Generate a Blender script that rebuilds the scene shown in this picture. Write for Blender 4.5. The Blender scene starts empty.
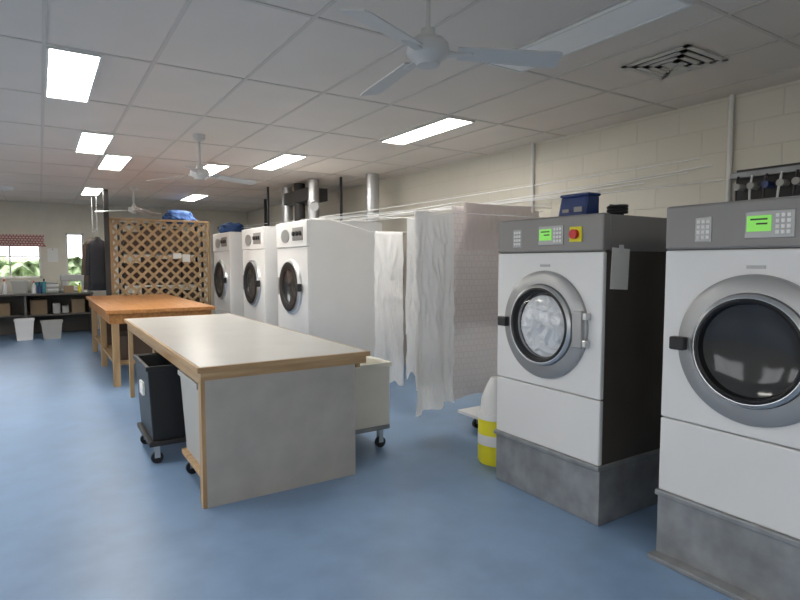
import bpy, bmesh, math, random
from mathutils import Vector, Matrix, noise
random.seed(4)
S = bpy.context.scene
S.view_settings.view_transform = 'Standard'
H = 2.85
XL, XR, YB, YF = -3.2, 4.62, -3.0, 14.6

# ---------------------------------------------------------------- materials
def mat(name, col, rough=0.5, metal=0.0, var=0.0, vscale=4.0, bump=0.0, bscale=40.0, emit=None, es=1.0, trans=0.0, ior=1.45, spec=None):
    m = bpy.data.materials.new(name); m.use_nodes = True
    nt = m.node_tree; b = nt.nodes['Principled BSDF']
    b.inputs['Base Color'].default_value = (*col, 1)
    b.inputs['Roughness'].default_value = rough
    b.inputs['Metallic'].default_value = metal
    b.inputs['IOR'].default_value = ior
    if spec is not None: b.inputs['Specular IOR Level'].default_value = spec
    if trans: b.inputs['Transmission Weight'].default_value = trans
    if emit:
        b.inputs['Emission Color'].default_value = (*emit, 1); b.inputs['Emission Strength'].default_value = es
    tc = nt.nodes.new('ShaderNodeTexCoord')
    if var:
        n = nt.nodes.new('ShaderNodeTexNoise'); n.inputs['Scale'].default_value = vscale; n.inputs['Detail'].default_value = 5
        r = nt.nodes.new('ShaderNodeValToRGB')
        r.color_ramp.elements[0].position = 0.3; r.color_ramp.elements[1].position = 0.7
        r.color_ramp.elements[0].color = (*[c*(1-var) for c in col], 1)
        r.color_ramp.elements[1].color = (*[min(1, c*(1+var)) for c in col], 1)
        nt.links.new(tc.outputs['Object'], n.inputs['Vector']); nt.links.new(n.outputs['Fac'], r.inputs['Fac'])
        nt.links.new(r.outputs['Color'], b.inputs['Base Color'])
    if bump:
        n2 = nt.nodes.new('ShaderNodeTexNoise'); n2.inputs['Scale'].default_value = bscale
        bp = nt.nodes.new('ShaderNodeBump'); bp.inputs['Strength'].default_value = bump; bp.inputs['Distance'].default_value = 0.02
        nt.links.new(tc.outputs['Object'], n2.inputs['Vector']); nt.links.new(n2.outputs['Fac'], bp.inputs['Height'])
        nt.links.new(bp.outputs['Normal'], b.inputs['Normal'])
    return m

def translucent(m, col, fac):
    nt = m.node_tree; L = nt.links.new
    o = nt.nodes['Material Output']; b = nt.nodes['Principled BSDF']
    mx = nt.nodes.new('ShaderNodeMixShader'); mx.inputs['Fac'].default_value = fac
    t = nt.nodes.new('ShaderNodeBsdfTranslucent'); t.inputs['Color'].default_value = (*col, 1)
    L(b.outputs[0], mx.inputs[1]); L(t.outputs[0], mx.inputs[2]); L(mx.outputs[0], o.inputs['Surface'])
    return m

def clearmat(name):
    m = bpy.data.materials.new(name); m.use_nodes = True
    nt = m.node_tree; nt.nodes.clear(); L = nt.links.new
    o = nt.nodes.new('ShaderNodeOutputMaterial'); mx = nt.nodes.new('ShaderNodeMixShader')
    t = nt.nodes.new('ShaderNodeBsdfTransparent'); t.inputs['Color'].default_value = (.90, .91, .92, 1)
    gl = nt.nodes.new('ShaderNodeBsdfGlossy'); gl.inputs['Roughness'].default_value = .05
    mx.inputs['Fac'].default_value = .05
    L(t.outputs[0], mx.inputs[1]); L(gl.outputs[0], mx.inputs[2]); L(mx.outputs[0], o.inputs['Surface'])
    return m

def wood(name, c1, c2, axis=1, rough=0.45, scale=6):
    m = bpy.data.materials.new(name); m.use_nodes = True
    nt = m.node_tree; b = nt.nodes['Principled BSDF']; b.inputs['Roughness'].default_value = rough
    tc = nt.nodes.new('ShaderNodeTexCoord'); mp = nt.nodes.new('ShaderNodeMapping')
    sc = [scale*3]*3; sc[axis] = scale*0.25; mp.inputs['Scale'].default_value = sc
    n = nt.nodes.new('ShaderNodeTexNoise'); n.inputs['Scale'].default_value = 1.5; n.inputs['Detail'].default_value = 6
    r = nt.nodes.new('ShaderNodeValToRGB'); r.color_ramp.elements[0].position = .3; r.color_ramp.elements[1].position = .7
    r.color_ramp.elements[0].color = (*c1, 1); r.color_ramp.elements[1].color = (*c2, 1)
    L = nt.links.new
    L(tc.outputs['Object'], mp.inputs['Vector']); L(mp.outputs['Vector'], n.inputs['Vector']); L(n.outputs['Fac'], r.inputs['Fac']); L(r.outputs['Color'], b.inputs['Base Color'])
    return m

def brickmat(name, c, cm, w, h, mortar, axes='YZ', rough=0.7, bs=.6):
    m = bpy.data.materials.new(name); m.use_nodes = True
    nt = m.node_tree; b = nt.nodes['Principled BSDF']; b.inputs['Roughness'].default_value = rough
    tc = nt.nodes.new('ShaderNodeTexCoord'); sp = nt.nodes.new('ShaderNodeSeparateXYZ'); cb = nt.nodes.new('ShaderNodeCombineXYZ')
    L = nt.links.new
    L(tc.outputs['Object'], sp.inputs[0]); L(sp.outputs[axes[0]], cb.inputs['X']); L(sp.outputs[axes[1]], cb.inputs['Y'])
    br = nt.nodes.new('ShaderNodeTexBrick'); br.inputs['Scale'].default_value = 1
    br.inputs['Brick Width'].default_value = w; br.inputs['Row Height'].default_value = h
    br.inputs['Mortar Size'].default_value = mortar; br.inputs['Mortar Smooth'].default_value = .4
    br.inputs['Color1'].default_value = (*c, 1); br.inputs['Color2'].default_value = (*[x*.97 for x in c], 1); br.inputs['Mortar'].default_value = (*cm, 1)
    L(cb.outputs[0], br.inputs['Vector']); L(br.outputs['Color'], b.inputs['Base Color'])
    bp = nt.nodes.new('ShaderNodeBump'); bp.invert = True; bp.inputs['Strength'].default_value = bs; bp.inputs['Distance'].default_value = .01
    L(br.outputs['Fac'], bp.inputs['Height']); L(bp.outputs['Normal'], b.inputs['Normal'])
    return m

def floormat():
    m = bpy.data.materials.new('blue_vinyl_floor'); m.use_nodes = True
    nt = m.node_tree; b = nt.nodes['Principled BSDF']; L = nt.links.new
    tc = nt.nodes.new('ShaderNodeTexCoord')
    n = nt.nodes.new('ShaderNodeTexNoise'); n.inputs['Scale'].default_value = .9; n.inputs['Detail'].default_value = 3; n.inputs['Roughness'].default_value = .5
    r = nt.nodes.new('ShaderNodeValToRGB'); r.color_ramp.elements[0].position = .25; r.color_ramp.elements[1].position = .75
    r.color_ramp.elements[0].color = (.19, .29, .45, 1); r.color_ramp.elements[1].color = (.225, .345, .53, 1)
    n2 = nt.nodes.new('ShaderNodeTexNoise'); n2.inputs['Scale'].default_value = 260
    n3 = nt.nodes.new('ShaderNodeTexNoise'); n3.inputs['Scale'].default_value = 5; n3.inputs['Detail'].default_value = 8
    mx = nt.nodes.new('ShaderNodeMixRGB'); mx.blend_type = 'OVERLAY'; mx.inputs['Fac'].default_value = .18
    mx2 = nt.nodes.new('ShaderNodeMixRGB'); mx2.blend_type = 'OVERLAY'; mx2.inputs['Fac'].default_value = .2
    r2 = nt.nodes.new('ShaderNodeMapRange'); r2.inputs['To Min'].default_value = .30; r2.inputs['To Max'].default_value = .44
    for q in (n, n2, n3): L(tc.outputs['Object'], q.inputs['Vector'])
    L(n.outputs['Fac'], r.inputs['Fac']); L(r.outputs['Color'], mx.inputs['Color1']); L(n2.outputs['Fac'], mx.inputs['Color2'])
    L(mx.outputs['Color'], mx2.inputs['Color1']); L(n3.outputs['Fac'], mx2.inputs['Color2'])
    L(mx2.outputs['Color'], b.inputs['Base Color']); L(n3.outputs['Fac'], r2.inputs['Value']); L(r2.outputs['Result'], b.inputs['Roughness'])
    b.inputs['Specular IOR Level'].default_value = .4
    return m

M = {}
M['floor'] = floormat()
M['ceil'] = mat('ceiling_tile', (.71, .655, .605), .5, var=.03, vscale=2)
M['tbar'] = mat('ceiling_tbar', (.59, .55, .51), .45)
M['block'] = brickmat('painted_block_wall', (.72, .685, .60), (.66, .625, .545), .4, .2, .006, bs=.45)
M['plaster'] = mat('cream_plaster', (.70, .66, .57), .8, var=.04)
M['white'] = mat('white_enamel', (.75, .75, .75), .35, var=.02, vscale=2)
M['dwhite'] = mat('dryer_white', (.70, .70, .70), .4, var=.03, vscale=2)
M['greypanel'] = mat('grey_panel', (.25, .242, .238), .42, metal=.1)
M['darkside'] = mat('dark_side_panel', (.07, .062, .055), .4, var=.1)
M['ring'] = mat('door_ring_grey', (.36, .365, .37), .35, metal=.4)
M['chrome'] = mat('brushed_steel', (.62, .63, .64), .28, metal=.85)
M['black'] = mat('black_plastic', (.015, .015, .017), .4)
M['dglass'] = mat('dark_glass', (.035, .037, .04), .08)
M['glass'] = clearmat('clear_glass')
M['galv'] = mat('galvanised_steel', (.30, .31, .32), .45, metal=.4, var=.22, vscale=7)
M['lcd'] = mat('green_lcd', (.2, .6, .1), .4, emit=(.35, .95, .15), es=.35)
M['red'] = mat('red_button', (.6, .02, .02), .4)
M['yellow'] = mat('yellow_plastic', (.80, .72, .03), .45)
M['laundry'] = mat('white_laundry', (.88, .89, .91), .9, bump=.2, bscale=30)
M['sheet'] = translucent(mat('white_sheet_cloth', (.93, .93, .93), .9, bump=.1, bscale=40), (.93, .93, .94), .38)
M['quilt'] = translucent(brickmat('quilted_cloth', (.88, .84, .84), (.74, .69, .71), .06, .06, .004, 'XZ', .95), (.84, .80, .80), .35)
M['pinkish'] = translucent(mat('faded_blanket_cloth', (.84, .78, .77), .95, bump=.15, bscale=30), (.82, .76, .75), .3)
M['linen'] = mat('folded_linen', (.8, .8, .8), .9)
M['lam'] = mat('grey_laminate', (.53, .525, .51), .28, var=.04, vscale=3)
M['panel'] = mat('painted_board', (.41, .395, .37), .6, var=.08, vscale=5)
M['pine'] = wood('pine', (.34, .21, .10), (.52, .36, .20), 0)
M['pinev'] = wood('pine_upright', (.34, .21, .10), (.50, .34, .18), 2)
M['orange'] = wood('varnished_timber', (.36, .15, .045), (.52, .25, .09), 1, .3)
M['lattice'] = wood('lattice_timber', (.38, .25, .13), (.50, .35, .20), 2, .6)
M['binblack'] = mat('black_bin', (.02, .022, .025), .4)
M['bingrey'] = mat('grey_bin', (.42, .42, .40), .5)
M['vent'] = mat('vent_louvre_grey', (.60, .58, .54), .5)
M['cream'] = mat('cream_cart', (.80, .78, .70), .5, var=.03)
M['blue'] = mat('navy_blue_plastic', (.02, .045, .16), .35)
M['bluecloth'] = mat('blue_cloth', (.04, .09, .24), .85, bump=.4, bscale=15)
M['fan'] = mat('fan_enamel', (.56, .56, .55), .35)
M['dark'] = mat('dark_steel', (.03, .028, .028), .5)
M['duct'] = mat('spiral_duct', (.55, .56, .58), .3, metal=.9)
M['wire'] = mat('clothesline_wire', (.88, .88, .88), .5)
M['paper'] = mat('paper', (.80, .80, .78), .8)
M['coat'] = mat('dark_coat', (.03, .03, .035), .9, bump=.4, bscale=10)
M['coat2'] = mat('brown_coat', (.10, .07, .055), .9, bump=.4, bscale=10)
M['tube'] = mat('fluorescent_diffuser', (.9, .9, .9), .5, emit=(1, .955, .87), es=25)
M['off'] = mat('unlit_diffuser', (.95, .95, .94), .4)
M['frame'] = mat('window_frame_white', (.75, .75, .73), .5)
M['green'] = mat('hedge', (.36, .46, .28), .9, var=.7, vscale=3, bump=1, bscale=8)
M['ground'] = mat('outside_ground', (.4, .38, .33), .9, var=.2)
M['valance'] = brickmat('valance_cloth', (.75, .6, .55), (.40, .14, .14), .06, .05, .012, 'XZ', .9)
M['bench'] = mat('dark_bench', (.12, .11, .10), .5)
M['mach'] = mat('grey_machine', (.5, .5, .5), .5)
M['teal'] = mat('teal_plastic', (.05, .25, .28), .4)
M['card'] = mat('cardboard', (.30, .22, .14), .8)

# ---------------------------------------------------------------- helpers
def finish(name, bm, m, parent=None, loc=(0, 0, 0), smooth=False, bevel=0, seg=2):
    bmesh.ops.recalc_face_normals(bm, faces=bm.faces)
    me = bpy.data.meshes.new(name); bm.to_mesh(me); bm.free()
    o = bpy.data.objects.new(name, me); S.collection.objects.link(o)
    o.location = loc
    if m: me.materials.append(m)
    if parent: o.parent = parent
    if smooth:
        for p in me.polygons: p.use_smooth = True
    if bevel:
        md = o.modifiers.new('b', 'BEVEL'); md.width = bevel; md.segments = seg; md.limit_method = 'ANGLE'
    return o

def bmbox(bm, lo, hi):
    c = [(a+b)/2 for a, b in zip(lo, hi)]; s = [abs(b-a) for a, b in zip(lo, hi)]
    bmesh.ops.create_cube(bm, size=1, matrix=Matrix.Translation(c) @ Matrix.Diagonal((*s, 1)))

def box(name, lo, hi, m, parent=None, bevel=0.0):
    bm = bmesh.new(); bmbox(bm, lo, hi)
    c = Vector([(a+b)/2 for a, b in zip(lo, hi)])
    bmesh.ops.translate(bm, verts=bm.verts, vec=-c)
    return finish(name, bm, m, parent, c, bevel=bevel)

def boxes(name, lst, m, parent=None, bevel=0.0):
    bm = bmesh.new()
    for lo, hi in lst: bmbox(bm, lo, hi)
    return finish(name, bm, m, parent, bevel=bevel)

def cyl(name, p0, p1, r, m, parent=None, r2=None, seg=24, bevel=0):
    p0 = Vector(p0); p1 = Vector(p1); d = p1-p0
    bm = bmesh.new()
    mt = Matrix.Translation((p0+p1)/2) @ d.to_track_quat('Z', 'Y').to_matrix().to_4x4()
    bmesh.ops.create_cone(bm, cap_ends=True, segments=seg, radius1=r, radius2=r if r2 is None else r2, depth=d.length, matrix=mt)
    o = finish(name, bm, m, parent, smooth=True, bevel=bevel)
    md = o.modifiers.new('e', 'EDGE_SPLIT'); md.split_angle = math.radians(40)
    return o

def lathe(name, prof, m, parent=None, loc=(0, 0, 0), axis='X', seg=64, rot=0.0, caps=True):
    bm = bmesh.new(); rings = []
    for r, h in prof:
        ring = []
        for i in range(seg):
            a = 2*math.pi*i/seg+rot; c, s = r*math.cos(a), r*math.sin(a)
            ring.append(bm.verts.new((h, c, s) if axis == 'X' else (c, s, h)))
        rings.append(ring)
    for k in range(len(rings)-1):
        for i in range(seg):
            j = (i+1) % seg
            bm.faces.new((rings[k][i], rings[k][j], rings[k+1][j], rings[k+1][i]))
    if caps:
        if prof[0][0] > 1e-4: bm.faces.new(rings[0][::-1])
        if prof[-1][0] > 1e-4: bm.faces.new(rings[-1])
    bmesh.ops.remove_doubles(bm, verts=bm.verts, dist=1e-5)
    o = finish(name, bm, m, parent, loc, smooth=True)
    md = o.modifiers.new('e', 'EDGE_SPLIT'); md.split_angle = math.radians(35)
    return o

def annulus(name, prof, m, parent, loc, seg=64):
    return lathe(name, prof, m, parent, loc, 'X', seg, 0.0, False)

def tube(name, pts, r, m, parent=None, cyclic=False, poly=False):
    cu = bpy.data.curves.new(name, 'CURVE'); cu.dimensions = '3D'; cu.bevel_depth = r; cu.bevel_resolution = 3
    sp = cu.splines.new('POLY' if poly or len(pts) < 3 else 'NURBS'); sp.points.add(len(pts)-1)
    for p, q in zip(sp.points, pts): p.co = (*q, 1)
    if not poly and len(pts) > 2: sp.order_u = 3; sp.use_endpoint_u = True
    sp.use_cyclic_u = cyclic; cu.use_fill_caps = True
    o = bpy.data.objects.new(name, cu); S.collection.objects.link(o); cu.materials.append(m)
    if parent: o.parent = parent
    return o

def grp(name, loc=(0, 0, 0), rz=0):
    e = bpy.data.objects.new(name, None); S.collection.objects.link(e); e.location = loc; e.rotation_euler = (0, 0, rz)
    e.empty_display_size = .1
    return e

def blob(name, c, s, m, parent=None, seed=0, amp=.15, freq=4):
    bm = bmesh.new(); bmesh.ops.create_icosphere(bm, subdivisions=5, radius=1)
    for v in bm.verts:
        p = v.co.copy()
        d = noise.noise(p*freq*.5+Vector((seed, 0, 0)))*amp*1.4 + abs(noise.noise(p*freq+Vector((0, seed, 0))))*amp
        q = p*(1+d)
        if q.z < -.6: q.z = -.6
        v.co = Vector((q.x*s[0], q.y*s[1], q.z*s[2]))
    return finish(name, bm, m, parent, c, smooth=True)

def crumple(name, c, R, depth, m, parent, seed=0):
    """crumpled cloth facing -X, laundry pressed behind a door glass"""
    bm = bmesh.new(); nr, na = 46, 120; rings = []
    for k in range(nr+1):
        r = R*k/nr; ring = []
        for i in range(na):
            a = 2*math.pi*i/na; y, z = r*math.cos(a), r*math.sin(a)
            p = Vector((y*11, z*11, seed))
            w = Vector((noise.noise(p*.8), noise.noise(p*.8+Vector((9, 3, 1))), 0))*1.6
            q = p+w
            rid = 1-min(1, abs(noise.noise(q))*3.2)
            rid2 = 1-min(1, abs(noise.noise(q*2.1+Vector((5, 2, 0))))*3)
            x = -depth*(1-(r/R)**4)*(.35+.5*rid+.25*rid2) - .004*rid2
            ring.append(bm.verts.new((x, y, z)))
        rings.append(ring)
    for k in range(nr):
        for i in range(na):
            j = (i+1) % na; bm.faces.new((rings[k][i], rings[k][j], rings[k+1][j], rings[k+1][i]))
    bmesh.ops.remove_doubles(bm, verts=bm.verts, dist=1e-6)
    return finish(name, bm, m, parent, c, smooth=True)

def caster(parent, x, y, r=.04, top=.12, n=''):
    cyl('caster_wheel'+n, (x, y-.014, r), (x, y+.014, r), r, M['black'], parent, seg=20)
    boxes('caster_fork'+n, [((x-.02, y-.022, r), (x+.02, y-.016, top)), ((x-.02, y+.016, r), (x+.02, y+.022, top)), ((x-.03, y-.03, top-.012), (x+.03, y+.03, top))], M['chrome'], parent)

# ---------------------------------------------------------------- room shell
box('floor', (XL-.2, YB-.2, -.1), (XR+.2, YF+.2, 0), M['floor'])
ce = grp('ceiling')
box('ceiling_slab', (XL-.2, YB-.2, H), (XR+.2, YF+.2, H+.15), M['ceil'], ce)
bars = []
x = .07-.605*5
while x < XR:
    bars.append(((x-.012, YB, H-.005), (x+.012, YF, H+.002))); x += .605
y = 4.03-1.2*5
while y < YF:
    bars.append(((XL, y-.012, H-.0045), (XR, y+.012, H+.002))); y += 1.2
boxes('ceiling_grid', bars, M['tbar'], ce)
box('wall_right', (XR, YB, 0), (XR+.2, YF, H), M['block'])
box('wall_back', (XL-.2, YB-.2, 0), (XR+.2, YB, H), M['plaster'])

def wall_open(name, fixed, axis, lo, hi, thick, openings, m):
    L = []
    cur = lo
    for (a, b, z0, z1) in openings:
        L += [(cur, a, 0, H), (a, b, 0, z0), (a, b, z1, H)]; cur = b
    L.append((cur, hi, 0, H))
    bx = []
    for a, b, z0, z1 in L:
        if b-a < 1e-4 or z1-z0 < 1e-4: continue
        if axis == 'Y': bx.append(((fixed, a, z0), (fixed+thick, b, z1)))
        else: bx.append(((a, fixed, z0), (b, fixed+thick, z1)))
    return boxes(name, bx, m)
lw = [(-2, .2, .9, 2.3), (1.2, 3.6, .9, 2.3), (4.6, 7.0, .9, 2.3), (8.6, 11.0, .9, 2.3)]
wall_open('wall_left', XL-.2, 'Y', YB, YF, .2, lw, M['plaster'])
fw = [(-2.2, .03, 1.2, 2.12), (.5, .86, .95, 2.2)]
wall_open('wall_front', YF, 'X', XL-.2, XR+.2, .2, fw, M['plaster'])
n = 1
for (a, b, z0, z1) in lw:
    w = grp('window_%d' % n, (XL-.1, (a+b)/2, z0)); hw = (b-a)/2; hh = z1-z0
    boxes('frame', [((-.03, -hw, 0), (.03, hw, .05)), ((-.03, -hw, hh-.05), (.03, hw, hh)), ((-.03, -hw, 0), (.03, -hw+.05, hh)), ((-.03, hw-.05, 0), (.03, hw, hh)), ((-.02, -.02, 0), (.02, .02, hh))], M['frame'], w)
    ld = bpy.data.lights.new('portal', 'AREA'); ld.shape = 'RECTANGLE'; ld.size = hh; ld.size_y = b-a
    ld.cycles.is_portal = True
    lo = bpy.data.objects.new('daylight_portal', ld); S.collection.objects.link(lo); lo.parent = w
    lo.location = (-.12, 0, hh/2); lo.rotation_euler = (0, -math.pi/2, 0)
    n += 1
for (a, b, z0, z1) in fw:
    w = grp('window_%d' % n, ((a+b)/2, YF+.1, z0)); hw = (b-a)/2; hh = z1-z0
    fr = [((-hw, -.03, 0), (hw, .03, .04)), ((-hw, -.03, hh-.04), (hw, .03, hh)), ((-hw, -.03, 0), (-hw+.04, .03, hh)), ((hw-.04, -.03, 0), (hw, .03, hh))]
    if hw > .5: fr += [((-hw+.55*k, -.02, 0), (-hw+.55*k+.03, .02, hh)) for k in range(1, 4)] + [((-hw, -.02, hh*.5), (hw, .02, hh*.5+.025))]
    boxes('frame', fr, M['frame'], w)
    n += 1
# cloth
def sheetmesh(name, a, b, ztop, zf, zb, amp, nf, m, parent=None, seed=0, nu=120, flare=0.0, wav=0.0, tilt=0.0, sag=0.0, fine=.5, crump=0.0, shift=0.0):
    rnd = random.Random(seed)
    a = Vector((*a, 0)); b = Vector((*b, 0)); d = b-a; nrm = Vector((d.y, -d.x, 0)).normalized(); dl = d.length
    ph = [rnd.uniform(0, 6.28) for _ in range(6)]
    bm = bmesh.new(); nv = 60; rows = []
    path = [('f', k/nv) for k in range(nv+1)] + [('b', 1-k/nv) for k in range(nv+1)]
    for side, t in path:
        row = []
        for i in range(nu+1):
            s = i/nu
            zl = zf if side == 'f' else zb
            zlow = zl + wav*(math.sin(s*5+ph[3])+.6*math.sin(s*13+ph[1])) + tilt*s
            ztp = ztop-sag*4*s*(1-s)
            z = zlow+(ztp-zlow)*t
            q = 1-t
            k = (.10+.90*q**.8)
            sw = s+.05*math.sin(2*q+ph[5])+.03*math.sin(9*s+ph[4])
            off = amp*k*(math.sin(2*math.pi*nf*sw+ph[0])+fine*(.4+.6*q)*math.sin(2*math.pi*nf*2.3*sw+ph[1]+q*1.2)*math.cos(3*s+ph[3])+.5*math.sin(2*math.pi*nf*.4*s+ph[2]+q))
            if crump:
                P = Vector((s*dl*7+z*1.2, z*2.2-s, seed))
                off += crump*min(1, q*6)*((1-abs(noise.noise(P))*2.4)+.5*(1-abs(noise.noise(P*2.3+Vector((3, 1, 0))))*2.4)-.8)
            off += (.011 if side == 'f' else -.011)
            edge = .02*noise.noise(Vector((z*3, seed, s*2)))
            ss = .5+(s-.5)*(1+flare*q) + .012*math.sin(ph[2]+6*t)*q + edge*min(1, q*4) + shift*q
            p = a+d*ss+nrm*off; row.append(bm.verts.new((p.x, p.y, z)))
        rows.append(row)
    for r in range(len(rows)-1):
        for i in range(nu):
            bm.faces.new((rows[r][i], rows[r][i+1], rows[r+1][i+1], rows[r+1][i]))
    return finish(name, bm, m, parent, smooth=True)
va = sheetmesh('window_valance', (-2.25, YF-.06), (.1, YF-.06), 2.14, 1.88, 1.9, .012, 14, M['valance'], nu=160)
box('baseboard_right', (XR-.015, YB, 0), (XR, YF, .08), M['plaster'])
box('baseboard_front', (XL, YF-.015, 0), (XR, YF, .08), M['plaster'])
box('outside_ground', (-40, -30, -.4), (30, 45, -.3), M['ground'])
hb = bmesh.new(); bmesh.ops.create_grid(hb, x_segments=120, y_segments=20, size=1)
for v in hb.verts:
    v.co = Vector((v.co.x*9, 21+random.uniform(-.35, .35), -.35+(v.co.y+1)*1.0+random.uniform(-.12, .12)))
finish('garden_hedge', hb, M['green'])

# ---------------------------------------------------------------- ceiling lights
def troffer(x0, y0, on=True):
    g = grp('ceiling_light', (x0+.15, y0+.6, H))
    boxes('housing', [((-.15, -.6, -.02), (-.135, .6, 0)), ((.135, -.6, -.02), (.15, .6, 0)), ((-.135, -.6, -.02), (.135, -.585, 0)), ((-.135, .585, -.02), (.135, .6, 0))], M['frame'], g)
    box('diffuser', (-.135, -.585, -.014), (.135, .585, -.001), M['tube'] if on else M['off'], g)
for p in [(.08, 4.04), (3.11, 4.04), (.39, 6.45), (2.5, 6.45), (.71, 7.64), (1.9, 7.64), (.7, 11.2), (2.5, 11.2), (-1.7, 4.04), (-1.7, 7.64), (-1.7, .44), (.08, -1.96), (2.5, -1.96)]:  # last ones, beside and behind the camera, are unseen, added to brighten the foreground
    troffer(*p)
troffer(2.5, 1.64, False)
g = grp('ceiling_air_vent', (3.53, 2.19, H))
for k in range(4):
    r = .23-.052*k; z = -.006-.005*k
    t = .036
    boxes('louvre_%d' % k, [((-r, -r, z-.006), (r, -r+t, z)), ((-r, r-t, z-.006), (r, r, z)), ((-r, -r, z-.006), (-r+t, r, z)), ((r-t, -r, z-.006), (r, r, z))], M['vent'], g)
box('vent_core', (-.2, -.2, -.004), (.2, .2, 0), M['dark'], g)
box('vent_centre', (-.035, -.035, -.024), (.035, .035, -.004), M['vent'], g)

# ---------------------------------------------------------------- fans
def fan(x, y, rot, z=2.45, R=.62):
    g = grp('ceiling_fan', (x, y, z))
    lathe('canopy', [(.0, H-z), (.06, H-z), (.055, H-z-.05), (.02, H-z-.07)], M['fan'], g, axis='Z', seg=32)
    cyl('downrod', (0, 0, .05), (0, 0, H-z-.03), .011, M['fan'], g)
    lathe('motor', [(.0, .10), (.03, .10), (.035, .06), (.07, .055), (.09, .035), (.095, .0), (.085, -.02), (.06, -.035), (.05, -.055), (.0, -.06)], M['fan'], g, axis='Z', seg=48)
    for k in range(3):
        a = rot+k*2*math.pi/3
        bm = bmesh.new(); N = 14; up = []; dn = []
        for i in range(N+1):
            t = i/N; r = .13+(R-.13)*t; w = .046+.016*t
            if t > .93: w *= .85
            for sgn, lst in ((1, up), (-1, dn)):
                yy = sgn*w; zz = sgn*w*-.22-.03*t
                lst.append(bm.verts.new((r, yy, zz)))
        for i in range(N): bm.faces.new((up[i], up[i+1], dn[i+1], dn[i]))
        bmesh.ops.rotate(bm, verts=bm.verts, cent=(0, 0, 0), matrix=Matrix.Rotation(a, 3, 'Z'))
        o = finish('blade_%d' % (k+1), bm, M['fan'], g); md = o.modifiers.new('s', 'SOLIDIFY'); md.thickness = .006
        bm = bmesh.new(); bmbox(bm, (.07, -.02, -.014), (.2, .02, -.006))
        bmesh.ops.rotate(bm, verts=bm.verts, cent=(0, 0, 0), matrix=Matrix.Rotation(a, 3, 'Z'))
        finish('blade_arm_%d' % (k+1), bm, M['fan'], g, bevel=.003)
fan(1.475, 2.07, math.radians(-33), z=2.47, R=.58)
fan(1.42, 6.02, math.radians(10))
fan(1.42, 10.8, math.radians(40))
fan(-.85, 8.1, math.radians(5))

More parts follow.
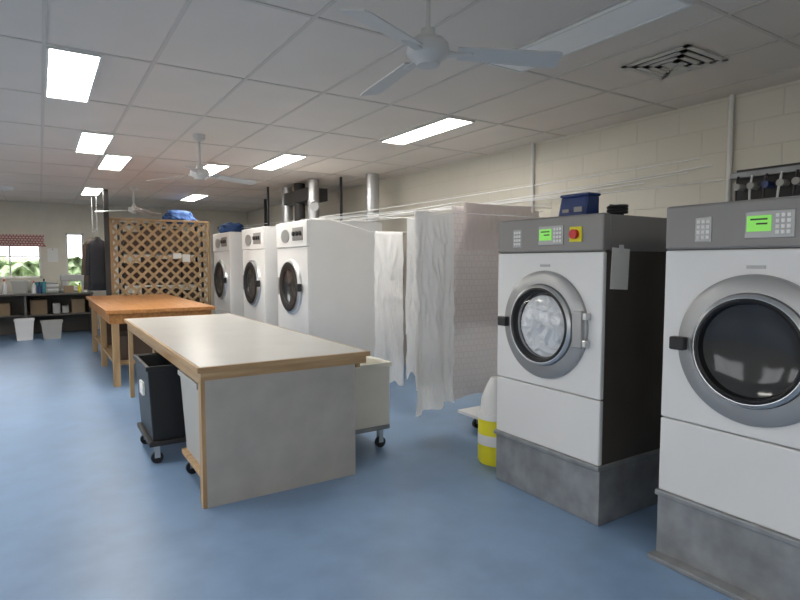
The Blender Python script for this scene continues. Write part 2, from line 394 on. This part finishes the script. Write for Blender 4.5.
# ---------------------------------------------------------------- washers
def washer(loc, laundry=False, paper=False, estop=False, plate=False):
    g = grp('industrial_washing_machine', loc); W = .435; B = .36; T = 1.83; D = 1.1
    boxes('plinth', [((.0, -W-.005, 0), (D, W+.005, B-.03)), ((-.02, -W-.01, B-.03), (D, W+.01, B))], M['galv'], g, bevel=.006)
    if plate: box('floor_plate', (-.07, -W-.03, 0), (.0, W+.01, .025), M['galv'], g, bevel=.004)
    box('cabinet', (.02, -W+.002, B), (D, W-.002, T-.2), M['darkside'], g)
    box('lower_front', (-.004, -W, B), (.03, W, .745), M['white'], g, bevel=.008)
    box('upper_front', (-.004, -W, .75), (.03, W, 1.608), M['white'], g, bevel=.008)
    box('control_fascia', (-.012, -W, 1.612), (.06, W, T), M['greypanel'], g, bevel=.012)
    box('top_cover', (.055, -W, 1.612), (D, W, T-.006), M['greypanel'], g, bevel=.006)
    cz = 1.152
    annulus('door_outer_ring', [(.345, 0), (.342, -.022), (.325, -.034), (.262, -.040), (.255, -.030), (.255, 0)], M['ring'], g, (0, 0, cz))
    annulus('door_inner_ring', [(.258, -.005), (.256, -.055), (.240, -.068), (.228, -.066), (.214, -.04), (.205, .0)], M['chrome'], g, (0, 0, cz))
    annulus('door_gasket', [(.238, -.067), (.226, -.073), (.216, -.066), (.208, -.03)], M['black'], g, (0, 0, cz))
    if laundry:
        lathe('drum', [(.208, -.010), (.19, -.008), (.0, -.006)], M['dglass'], g, (0, 0, cz))
        crumple('laundry_load', (-.012, -.004, cz-.008), .196, .060, M['laundry'], g, 3)
        lathe('door_glass', [(.214, -.055), (.17, -.082), (.10, -.096), (.0, -.100)], M['glass'], g, (0, 0, cz), caps=False)
    else:
        lathe('door_glass', [(.212, -.036), (.18, -.024), (.12, -.010), (.0, -.006)], M['dglass'], g, (0, 0, cz), caps=False)
    box('door_handle', (-.075, .285, cz-.035), (-.03, .36, cz+.03), M['black'], g, bevel=.008)
    box('door_hinge', (-.06, -.335, cz-.11), (-.025, -.265, cz+.11), M['ring'], g, bevel=.008)
    boxes('hinge_pins', [((-.05, -.36, cz+.06), (-.01, -.31, cz+.10)), ((-.05, -.36, cz-.10), (-.01, -.31, cz-.06))], M['chrome'], g, bevel=.005)
    box('display_bezel', (-.017, -.15, 1.655), (-.008, .05, 1.775), M['ring'], g, bevel=.003)
    box('display', (-.021, -.06, 1.685), (-.015, .04, 1.755), M['lcd'], g)
    boxes('display_text', [((-.0225, -.045, 1.735), (-.02, .025, 1.742)), ((-.0225, -.045, 1.715), (-.02, .0, 1.722))], M['binblack'], g)
    boxes('keypad', [((-.02, -.135+.022*i, 1.672+.024*j), (-.015, -.121+.022*i, 1.688+.024*j)) for i in range(3) for j in range(4)], M['paper'], g)
    box('badge_plate', (-.016, .2, 1.645), (-.009, .28, 1.765), M['ring'], g, bevel=.003)
    boxes('badge_marks', [((-.019, .21+.022*i, 1.66+.025*j), (-.014, .225+.022*i, 1.676+.025*j)) for i in range(3) for j in range(4)], M['paper'], g)
    box('door_badge', (-.008, -.04, 1.52), (-.003, .04, 1.535), M['ring'], g)
    if estop:
        box('estop_plate', (-.02, -.29, 1.67), (-.010, -.2, 1.76), M['yellow'], g, bevel=.003)
        cyl('estop_button', (-.045, -.245, 1.715), (-.018, -.245, 1.715), .028, M['red'], g)
    if paper:
        bm = bmesh.new(); bmbox(bm, (-.08, -.004, -.13), (.08, -.0005, .11))
        bmesh.ops.rotate(bm, verts=bm.verts, cent=(0, 0, 0), matrix=Matrix.Rotation(.05, 3, 'Y'))
        finish('notice_sheet', bm, M['paper'], g, (.145, -W+.0, 1.52))
        box('notice_tape', (.13, -W-.006, 1.60), (.17, -W-.003, 1.65), M['white'], g)
    return g
W1 = (2.7, 2.495, 0); W2 = (2.7, 1.25, 0)
washer(W1, laundry=True, paper=True, estop=True)
washer(W2, plate=True)

g = grp('blue_chemical_dosing_controller', (2.84, 2.36, 1.826))
bm = bmesh.new(); bmbox(bm, (-.07, -.10, 0), (.07, .11, .13))
for v in bm.verts:
    if v.co.z > .1 and v.co.x < 0: v.co.x += .03
finish('case', bm, M['blue'], g, bevel=.012)
box('lid_rim', (-.045, -.105, .128), (.075, .115, .145), M['blue'], g, bevel=.006)
boxes('front_labels', [((-.071, -.08, .03), (-.064, -.02, .06)), ((-.071, .02, .03), (-.064, .07, .05))], M['greypanel'], g)
boxes('feet', [((-.05, -.09, 0), (-.03, -.07, .004)), ((.03, .07, 0), (.05, .09, .004))], M['black'], g)
g = grp('coiled_black_hose', (2.96, 2.17, 1.824))
pts = []
for i in range(50):
    a = i*.42; pts.append((.06*math.cos(a), .05*math.sin(a), .012+.0012*i))
pts += [(.1, .1, .03), (.2, .2, .012), (.4, .25, .012), (.7, .2, .012)]
tube('hose', pts, .010, M['black'], g)

g = grp('detergent_drum', (2.95, 3.20, 0))
lathe('drum_body', [(.0, 0), (.135, 0), (.145, .02), (.145, .33), (.14, .35), (0, .35)], M['yellow'], g, axis='Z')
lathe('drum_label', [(.1460, .15), (.1465, .151), (.1465, .229), (.146, .23)], M['white'], g, axis='Z', caps=False)
lathe('drum_lid', [(.0, .35), (.152, .35), (.152, .385), (.145, .40), (.0, .40)], M['white'], g, axis='Z')
lathe('funnel', [(.13, .40), (.12, .50), (.08, .60), (.05, .66), (.0, .66)], M['white'], g, axis='Z')

# ---------------------------------------------------------------- dryers
def dryer(loc):
    g = grp('industrial_tumble_dryer', loc); W = .54; T = 2.09; D = 1.1
    box('cabinet', (.02, -W, .02), (D, W, T), M['dwhite'], g, bevel=.01)
    box('kick_plate', (.05, -W+.03, 0), (D-.05, W-.03, .03), M['dark'], g)
    box('lower_front', (0, -W+.004, .06), (.03, W-.004, .62), M['dwhite'], g, bevel=.008)
    box('door_front', (0, -W+.004, .63), (.03, W-.004, 1.74), M['dwhite'], g, bevel=.008)
    box('control_front', (-.01, -W+.004, 1.75), (.03, W-.004, T-.01), M['dwhite'], g, bevel=.008)
    box('lint_handle', (-.02, -.1, .52), (0, .1, .55), M['black'], g, bevel=.004)
    cz = 1.22
    annulus('door_rim', [(.37, 0), (.365, -.03), (.34, -.05), (.28, -.055), (.25, -.04), (.24, -.02)], M['chrome'], g, (0, 0, cz))
    annulus('door_seal', [(.33, -.0555), (.285, -.064), (.24, -.045), (.235, -.02)], M['black'], g, (0, 0, cz))
    lathe('door_glass', [(.245, -.035), (.2, -.02), (.0, -.012)], M['dglass'], g, (0, 0, cz), caps=False)
    box('door_latch', (-.08, -.40, cz-.05), (-.02, -.31, cz+.05), M['black'], g, bevel=.008)
    box('hinge', (-.05, .3, cz-.12), (0, .4, cz+.12), M['ring'], g, bevel=.008)
    bm = bmesh.new(); bmesh.ops.create_cone(bm, cap_ends=True, segments=40, radius1=.15, radius2=.15, depth=.01, matrix=Matrix.Translation((-.015, .18, 1.90)) @ Matrix.Diagonal((1, 1, .6, 1)) @ Matrix.Rotation(math.pi/2, 4, 'Y'))
    finish('badge', bm, M['ring'], g)
    box('control_plate', (-.018, -.42, 1.83), (-.008, -.08, 2.0), M['greypanel'], g, bevel=.004)
    for k in range(3):
        cyl('knob_%d' % k, (-.04, -.36+.11*k, 1.92), (-.016, -.36+.11*k, 1.92), .03, M['black'], g)
dryer((2.85, 7.14, 0)); dryer((2.85, 8.76, 0)); dryer((2.85, 10.6, 0))

g = grp('spiral_exhaust_duct', (4.2, 7.3, 0))
cyl('duct_pipe', (0, 0, 0), (0, 0, H), .1, M['duct'], g)
for k in range(28):
    lathe('seam_%d' % k, [(.1, .05+k*.1), (.103, .055+k*.1), (.1, .06+k*.1)], M['duct'], g, axis='Z', seg=24, caps=False)
g = grp('dryer_flue_manifold', (3.55, 8.5, 2.095))
boxes('plenum', [((.0, -.3, .42), (.35, .7, .62))], M['dark'], g, bevel=.01)
for k, yy in enumerate((-.3, .25, .8)):
    cyl('flue_%d' % k, (.1, yy, 0), (.1, yy, .74), .09, M['duct'] if k != 1 else M['dark'], g)
boxes('frame', [((.35, -.75, 0), (.38, -.72, .75)), ((-.2, .95, 0), (-.17, .98, .75))], M['dark'], g)
cyl('elbow_pipe', (.0, -.55, .3), (.35, .35, .45), .07, M['duct'], g)

# ---------------------------------------------------------------- main folding table
g = grp('folding_table', (0, 0, 0))
tx0, tx1, ty0, ty1, tz = .79, 2.01, 3.53, 7.1, .9
P2 = wood('pine_long', (.34, .21, .10), (.52, .36, .20), 1)
box('laminate_top', (tx0+.02, ty0+.02, tz-.03), (tx1-.02, ty1-.02, tz+.001), M['lam'], g)
boxes('edge_trim', [((tx0, ty0, tz-.035), (tx1, ty0+.02, tz)), ((tx0, ty1-.02, tz-.035), (tx1, ty1, tz))], M['pine'], g, bevel=.002)
boxes('edge_trim_side', [((tx0, ty0+.02, tz-.035), (tx0+.02, ty1-.02, tz)), ((tx1-.02, ty0+.02, tz-.035), (tx1, ty1-.02, tz))], P2, g, bevel=.002)
boxes('apron_side', [((tx0+.03, ty0+.06, tz-.12), (tx0+.065, ty1-.06, tz-.035)), ((tx1-.09, ty0+.06, tz-.12), (tx1-.055, ty1-.06, tz-.035))], P2, g)
boxes('apron_end', [((tx0+.02, ty0+.012, tz-.085), (tx1-.03, ty0+.04, tz-.036)), ((tx0+.03, ty1-.06, tz-.12), (tx1-.05, ty1-.03, tz-.035))], M['pine'], g)
box('end_panel', (tx0+.045, ty0+.015, 0.0), (tx1-.12, ty0+.04, tz-.085), M['panel'], g)
legs = []
for yy in (ty0+.06, 5.3, ty1-.12):
    for xx in (tx0+.03, tx1-.18):
        legs.append(((xx, yy, 0), (xx+.045, yy+.07, tz-.1)))
boxes('legs', legs, M['pinev'], g, bevel=.002)
boxes('cross_rails', [((tx0+.03, 5.3, .42), (tx1-.14, 5.34, .48))], M['pine'], g)
box('panel_corner_post', (tx0+.02, ty0+.015, 0), (tx0+.045, ty0+.06, tz-.085), M['pinev'], g)

g = grp('timber_workbench')
ox0, ox1, oy0, oy1, oz = .65, 1.95, 7.6, 11.1, .96
bx = []; nb = 9
for k in range(nb):
    w = (ox1-ox0)/nb; bx.append(((ox0+k*w+.001, oy0, oz-.045), (ox0+(k+1)*w-.001, oy1, oz)))
boxes('plank_top', bx, M['orange'], g, bevel=.002)
boxes('apron', [((ox0+.04, oy0+.05, oz-.17), (ox1-.04, oy0+.08, oz-.045)), ((ox0+.04, oy1-.08, oz-.17), (ox1-.04, oy1-.05, oz-.045)), ((ox0+.04, oy0+.08, oz-.17), (ox0+.07, oy1-.08, oz-.045)), ((ox1-.07, oy0+.08, oz-.17), (ox1-.04, oy1-.08, oz-.045))], M['orange'], g)
legs = []
for yy in (oy0+.08, 9.3, oy1-.18):
    for xx in (ox0+.07, ox1-.16): legs.append(((xx, yy, 0), (xx+.08, yy+.08, oz-.045)))
boxes('legs', legs, M['pinev'], g, bevel=.003)
box('lower_shelf', (ox0+.1, oy0+.2, .25), (ox1-.1, oy1-.2, .28), M['pine'], g)
boxes('stored_boxes', [((ox0+.15, 8.0, .28), (ox0+.6, 8.5, .6)), ((ox0+.7, 8.1, .28), (ox0+1.1, 8.6, .68)), ((ox0+.15, 9.6, .28), (ox0+.7, 10.2, .62))], M['coat2'], g, bevel=.01)

# ---------------------------------------------------------------- bins & carts
def bin_cart(name, loc, sx, sy, z0, z1, m, rim=True, rail=None, taper=.03):
    g = grp(name, loc)
    bm = bmesh.new()
    def ring(ix, z, t):
        return [bm.verts.new((sx/2*a-ix*a-t*a, sy/2*b-ix*b-t*b, z)) for a, b in ((-1, -1), (1, -1), (1, 1), (-1, 1))]
    r0 = ring(0, z0, taper); r1 = ring(0, z1, 0); r2 = ring(.02, z1, 0); r3 = ring(.02, z0+.02, taper)
    for A, B in ((r0, r1), (r1, r2), (r2, r3)):
        for i in range(4):
            j = (i+1) % 4; bm.faces.new((A[i], A[j], B[j], B[i]))
    bm.faces.new(r0[::-1]); bm.faces.new(r3)
    finish('tub', bm, m, g, bevel=.008)
    if rim:
        boxes('rim', [((-sx/2-.012, -sy/2-.012, z1-.03), (sx/2+.012, -sy/2+.005, z1+.006)), ((-sx/2-.012, sy/2-.005, z1-.03), (sx/2+.012, sy/2+.012, z1+.006)), ((-sx/2-.012, -sy/2, z1-.03), (-sx/2+.005, sy/2, z1+.006)), ((sx/2-.005, -sy/2, z1-.03), (sx/2+.012, sy/2, z1+.006))], m, g, bevel=.004)
    boxes('base_frame', [((-sx/2+.0, -sy/2+.0, z0-.035), (sx/2-.0, sy/2-.0, z0))], rail or M['dark'], g, bevel=.004)
    for i, (a, b) in enumerate(((-1, -1), (1, -1), (1, 1), (-1, 1))):
        caster(g, a*(sx/2-.06), b*(sy/2-.06), .045, z0-.03, '_%d' % i)
    return g
g = bin_cart('black_laundry_bin_cart', (.93, 4.85, 0), .56, .66, .18, .76, M['binblack'])
box('bin_label', (-.286, -.1, .50), (-.270, .06, .60), M['paper'], g)
bin_cart('grey_laundry_bin_cart', (1.11, 3.99, 0), .56, .56, .18, .76, M['bingrey'], rail=M['pine'])
bin_cart('cream_linen_cart', (2.13, 4.36, 0), .56, .9, .20, .72, M['cream'], rail=M['galv'], taper=.0, rim=True)

g = grp('platform_trolley', (3.62, 3.80, 0))
box('deck', (-.42, -.20, .16), (.40, .20, .19), M['white'], g, bevel=.006)
for i, (a, b) in enumerate(((-1, -1), (1, -1), (1, 1), (-1, 1))): caster(g, a*.28+.05, b*.15, .045, .16, '_%d' % i)

# ---------------------------------------------------------------- clotheslines + sheets
g = grp('clothesline')
ends = [((4.6, 2.5, 2.33), (4.35, 11.37, 2.22)), ((4.6, 2.7, 2.30), (3.98, 11.37, 2.22)), ((4.6, 3.1, 2.26), (3.6, 11.37, 2.22)), ((4.6, 3.6, 2.24), (3.3, 11.37, 2.22)), ((4.6, 4.2, 2.17), (3.05, 11.37, 2.22)), ((4.6, 2.4, 2.20), (3.0, 6.7, 2.095)), ((4.6, 2.6, 2.40), (3.2, 11.37, 2.24))]
for k, (a, b) in enumerate(ends):
    pts = []
    for i in range(17):
        t = i/16; p = [a[j]+(b[j]-a[j])*t for j in range(3)]; p[2] -= .05*4*t*(1-t) if k != 5 else .02*4*t*(1-t); pts.append(p)
    tube('wire_%d' % k, pts, .005, M['wire'], g, poly=True)
tube('cross_wire_1', [(4.6, 4.3, 2.09), (3.36, 4.3, 2.085), (3.5, 6.65, 2.10)], .004, M['wire'], g, poly=True)
tube('cross_wire_2', [(4.6, 4.0, 2.0), (2.62, 4.0, 1.985), (2.95, 6.65, 2.10)], .004, M['wire'], g, poly=True)
tube('cross_wire_3', [(4.6, 5.25, 1.9), (3.0, 5.25, 1.875), (3.2, 6.65, 2.10)], .004, M['wire'], g, poly=True)
tube('cross_wire_4', [(4.6, 4.19, 2.12), (3.36, 4.19, 2.115), (3.45, 6.65, 2.10)], .004, M['wire'], g, poly=True)
boxes('end_bar', [((3.0, 11.35, 2.2), (4.6, 11.39, 2.24)), ((3.96, 11.35, 0), (4.01, 11.40, H))], M['dark'], g)
sheetmesh('hanging_bedsheet', (2.72, 4.0), (3.13, 4.0), 1.99, .22, .45, .030, 1.7, M['sheet'], seed=3, flare=.05, wav=.02, sag=.016, crump=.024, tilt=.04)
sheetmesh('hanging_bedsheet.001', (3.05, 5.25), (3.40, 5.25), 1.88, .19, .5, .025, 1.7, M['sheet'], seed=8, flare=.12, wav=.04, crump=.022, tilt=-.04)
sheetmesh('hanging_bedsheet.002', (3.12, 4.72), (3.33, 4.70), 1.99, .34, .8, .022, 1.2, M['sheet'], seed=12, flare=.10, wav=.04, crump=.02, tilt=.1)
tube('cross_wire_5', [(4.6, 4.71, 2.0), (3.02, 4.71, 1.988), (3.1, 6.65, 2.10)], .004, M['wire'], g, poly=True)
sheetmesh('hanging_quilt', (3.36, 4.3), (4.52, 4.3), 2.092, .20, .9, .014, 1.6, M['quilt'], seed=5, flare=0, wav=.02, fine=.2, sag=.015)
sheetmesh('hanging_blanket', (3.42, 4.19), (4.3, 4.19), 2.12, 1.66, 1.8, .008, 1.8, M['pinkish'], seed=21, flare=.0, wav=.012, crump=.006, tilt=.05, sag=.01)

# ---------------------------------------------------------------- wall pipes & manifold
cyl('wall_conduit_pipe', (XR-.025, 2.36, 0), (XR-.025, 2.36, H), .018, M['frame'])
cyl('wall_conduit_pipe.001', (XR-.025, 4.46, 0), (XR-.025, 4.46, H), .018, M['frame'])
g = grp('chemical_pump_manifold', (XR, 1.70, 2.0))
box('backboard', (-.03, -.6, .0), (0, .6, .26), M['dark'], g)
box('top_rail', (-.09, -.62, .19), (-.03, .62, .235), M['galv'], g, bevel=.004)
for k in range(12):
    yy = -.55+.1*k
    cyl('pump_%d' % k, (-.13, yy, .12), (-.03, yy, .12), .026, M['bingrey'] if k % 3 else M['blue'], g)
    tube('hose_%d' % k, [(-.1, yy, .2), (-.12, yy+.02, .05), (-.09, yy+.03*math.sin(k), -.15), (-.06, yy, -.5)], .008, M['black'] if k % 2 else M['frame'], g)

# ---------------------------------------------------------------- lattice
g = grp('lattice_screen', (1.12, 11.5, 0))
LW, z0, z1 = 1.72, .35, 2.33
bm = bmesh.new()
def strip(p, q, yoff, w=.048, t=.008):
    p = Vector(p); q = Vector(q); d = (q-p).normalized(); nn = Vector((-d.y, d.x))*w/2
    vs = []
    for yy in (yoff, yoff+t):
        for c in (p-nn, p+nn, q+nn, q-nn): vs.append(bm.verts.new((c.x, yy, c.y)))
    for f in ((0, 1, 2, 3), (7, 6, 5, 4), (0, 4, 5, 1), (1, 5, 6, 2), (2, 6, 7, 3), (3, 7, 4, 0)): bm.faces.new([vs[i] for i in f])
sp = .2; c = -4.0
while c < 4.5:
    xs = max(0, z0-c); xe = min(LW, z1-c)
    if xe-xs > .03: strip((xs, xs+c), (xe, xe+c), 0)
    c2 = c+1.0
    xs = max(0, c2-z1); xe = min(LW, c2-z0)
    if xe-xs > .03: strip((xs, c2-xs), (xe, c2-xe), .009)
    c += sp
finish('slats', bm, M['lattice'], g)
boxes('frame', [((-.03, -.015, 0), (.02, .03, z1+.02)), ((LW-.02, -.015, 0), (LW+.03, .03, z1+.02)), ((-.03, -.015, z1-.01), (LW+.03, .03, z1+.03)), ((-.03, -.015, z0-.03), (LW+.03, .03, z0+.03))], M['lattice'], g, bevel=.003)
boxes('pinned_notes', [((1.05, -.03, 1.62), (1.2, -.016, 1.72)), ((1.22, -.03, 1.55), (1.36, -.016, 1.70))], M['paper'], g)
box('steel_post', (1.0, 11.38, 0), (1.08, 11.46, H), M['dark'])

g = grp('storage_rack', (1.3, 11.75, 0))
boxes('posts', [((a, b, 0), (a+.04, b+.04, 2.3)) for a in (0, 1.46) for b in (0, .5)], M['dark'], g)
boxes('shelves', [((0, 0, z), (1.5, .54, z+.03)) for z in (.5, 1.1, 1.7, 2.27)], M['bench'], g)
boxes('stock', [((.05+.35*k, .05, z), (.38+.35*k, .5, z+.40+.04*((k*3) % 4))) for k in range(4) for z in (.53, 1.13, 1.73)], M['coat2'], g, bevel=.02)
blob('blue_laundry_bag', (2.4, 12.0, 2.41), (.30, .2, .17), M['bluecloth'], None, 2, .2)
blob('blue_laundry_bag.001', (3.1, 10.75, 2.17), (.22, .3, .12), M['bluecloth'], None, 6, .2)

# coats
def coat(name, x, y, m, seed):
    g = grp(name, (x, y, 0))
    bm = bmesh.new(); N = 24; rows = []
    for z, w, d in ((2.02, .03, .03), (1.97, .07, .06), (1.92, .15, .09), (1.80, .17, .11), (1.5, .16, .11), (1.2, .17, .12), (1.02, .18, .13)):
        row = []
        for i in range(N):
            a = 2*math.pi*i/N; f = 1+.12*math.sin(a*5+seed)*(2.0-z)
            row.append(bm.verts.new((w*math.cos(a)*f, d*math.sin(a)*f, z)))
        rows.append(row)
    for k in range(len(rows)-1):
        for i in range(N):
            j = (i+1) % N; bm.faces.new((rows[k][i], rows[k][j], rows[k+1][j], rows[k+1][i]))
    bm.faces.new(rows[0]); bm.faces.new(rows[-1][::-1])
    finish('body', bm, m, g, smooth=True)
    for s in (-1, 1):
        cyl('sleeve_%d' % s, (s*.13, -.02, 1.88), (s*.18, -.04, 1.3), .05, m, g, r2=.04)
    tube('hanger_hook', [(0, 0, 2.0), (0, 0, 2.08), (.02, 0, 2.11), (0, 0, 2.13)], .004, M['chrome'], g)
coat('hanging_coat', .92, 11.9, M['coat'], 1); coat('hanging_coat.001', .88, 12.35, M['coat2'], 3)
g = grp('coat_rail'); cyl('rail', (.9, 11.6, 2.14), (.9, 12.6, 2.14), .014, M['chrome'], g)
for yy in (11.6, 12.6): cyl('drop_%d' % int(yy*10), (.9, yy, 2.14), (.9, yy, H), .01, M['chrome'], g)

# ---------------------------------------------------------------- far counter
g = grp('sorting_counter', (0, 0, 0))
box('top', (XL+.02, 13.7, .86), (.95, 14.55, .9), M['bench'], g, bevel=.004)
boxes('supports', [((a, 13.8, 0), (a+.04, 14.5, .86)) for a in (XL+.1, -1.4, -.3, .9)], M['bench'], g)
box('shelf', (XL+.1, 13.9, .42), (.92, 14.5, .45), M['bench'], g)
box('back_board', (XL+.1, 14.5, .0), (.92, 14.53, .86), M['bench'], g)
def smallbin(name, x, y, s, m, h=.32, z=0):
    g = grp(name, (x, y, z)); q = math.pi/4
    lathe('body', [(0, 0), (s*.8, 0), (s, h), (s*.95, h), (s*.76, .02), (0, .02)], m, g, axis='Z', seg=4, rot=q)
    lathe('rim', [(s*1.0, h-.03), (s*1.06, h-.03), (s*1.06, h), (s*.96, h)], m, g, axis='Z', seg=4, rot=q, caps=False)
smallbin('plastic_crate', -.30, 13.40, .23, M['white'], .42)
smallbin('plastic_crate.001', .16, 13.40, .26, M['bingrey'], .36)
smallbin('plastic_basin', -.36, 14.1, .22, M['bingrey'], .26, .902)
smallbin('laundry_basket', -.02, 14.25, .17, M['teal'], .22, .902)
g = grp('sewing_machine', (.62, 14.15, .902))
boxes('machine', [((-.26, -.13, 0), (.26, .13, .06)), ((.14, -.09, .06), (.26, .09, .36)), ((-.26, -.08, .24), (.26, .08, .38)), ((-.24, -.06, .12), (-.14, .06, .24))], M['mach'], g, bevel=.02)
g = grp('folded_linen_pile', (.21, 13.97, .902))
for k in range(5): box('linen_%d' % k, (-.11+.006*(k % 2), -.13, .045*k), (.11, .13+.006*(k % 3), .045*k+.043), M['linen'] if k % 2 else M['bingrey'], g, bevel=.018)
def bottle(x, y, m, h=.26, r=.04):
    g = grp('cleaning_bottle', (x, y, .902))
    lathe('body', [(0, 0), (r, 0), (r, h*.6), (r*.4, h*.78), (r*.35, h*.86), (0, h*.86)], m, g, axis='Z', seg=20)
    boxes('spray_head', [((-.015, -.05, h*.86), (.015, .02, h))], M['red'] if m is M['white'] else M['black'], g, bevel=.003)
bottle(-.12, 13.85, M['white']); bottle(-.02, 13.82, M['blue'], .24); bottle(.06, 13.80, M['teal'], .3, .035); bottle(-.62, 13.9, M['white'], .3); bottle(.80, 13.85, M['white'], .22); bottle(.70, 13.83, M['yellow'], .2, .03)
g = grp('cardboard_box', (.50, 13.83, .902))
boxes('box', [((-.09, -.08, 0), (.09, .08, .14)), ((-.095, -.085, .14), (.095, -.002, .146)), ((-.095, .002, .14), (.095, .085, .146))], M['card'], g)
g = grp('shelf_stock', (0, 14.2, .452))
boxes('boxes', [((-.9, -.2, 0), (-.55, .2, .25)), ((-.2, -.2, 0), (.1, .2, .3)), ((.55, -.2, 0), (.8, .2, .3))], M['card'], g, bevel=.006)
boxes('tubs', [((.2, -.2, 0), (.34, .1, .22)), ((.37, -.18, 0), (.5, .1, .16))], M['mach'], g, bevel=.02)
g = grp('pinned_notice', (.25, YF, 1.7)); box('sheet', (-.1, -.006, -.15), (.1, 0, .15), M['paper'], g); box('pin', (-.01, -.012, .12), (.01, -.006, .14), M['red'], g)

# ---------------------------------------------------------------- world
w = bpy.data.worlds.new('World'); S.world = w; w.use_nodes = True
w.node_tree.nodes['Background'].inputs['Color'].default_value = (.97, .98, 1, 1)
w.node_tree.nodes['Background'].inputs['Strength'].default_value = 3.8

# ---------------------------------------------------------------- camera
cd = bpy.data.cameras.new('camera'); cd.sensor_width = 36; cd.lens = 560/800*36; cd.clip_end = 200
co = bpy.data.objects.new('camera', cd); S.collection.objects.link(co)
co.location = (0, 0, 1.55)
co.rotation_euler = (math.radians(90-3.88), 0, -math.radians(32.7))
S.camera = co
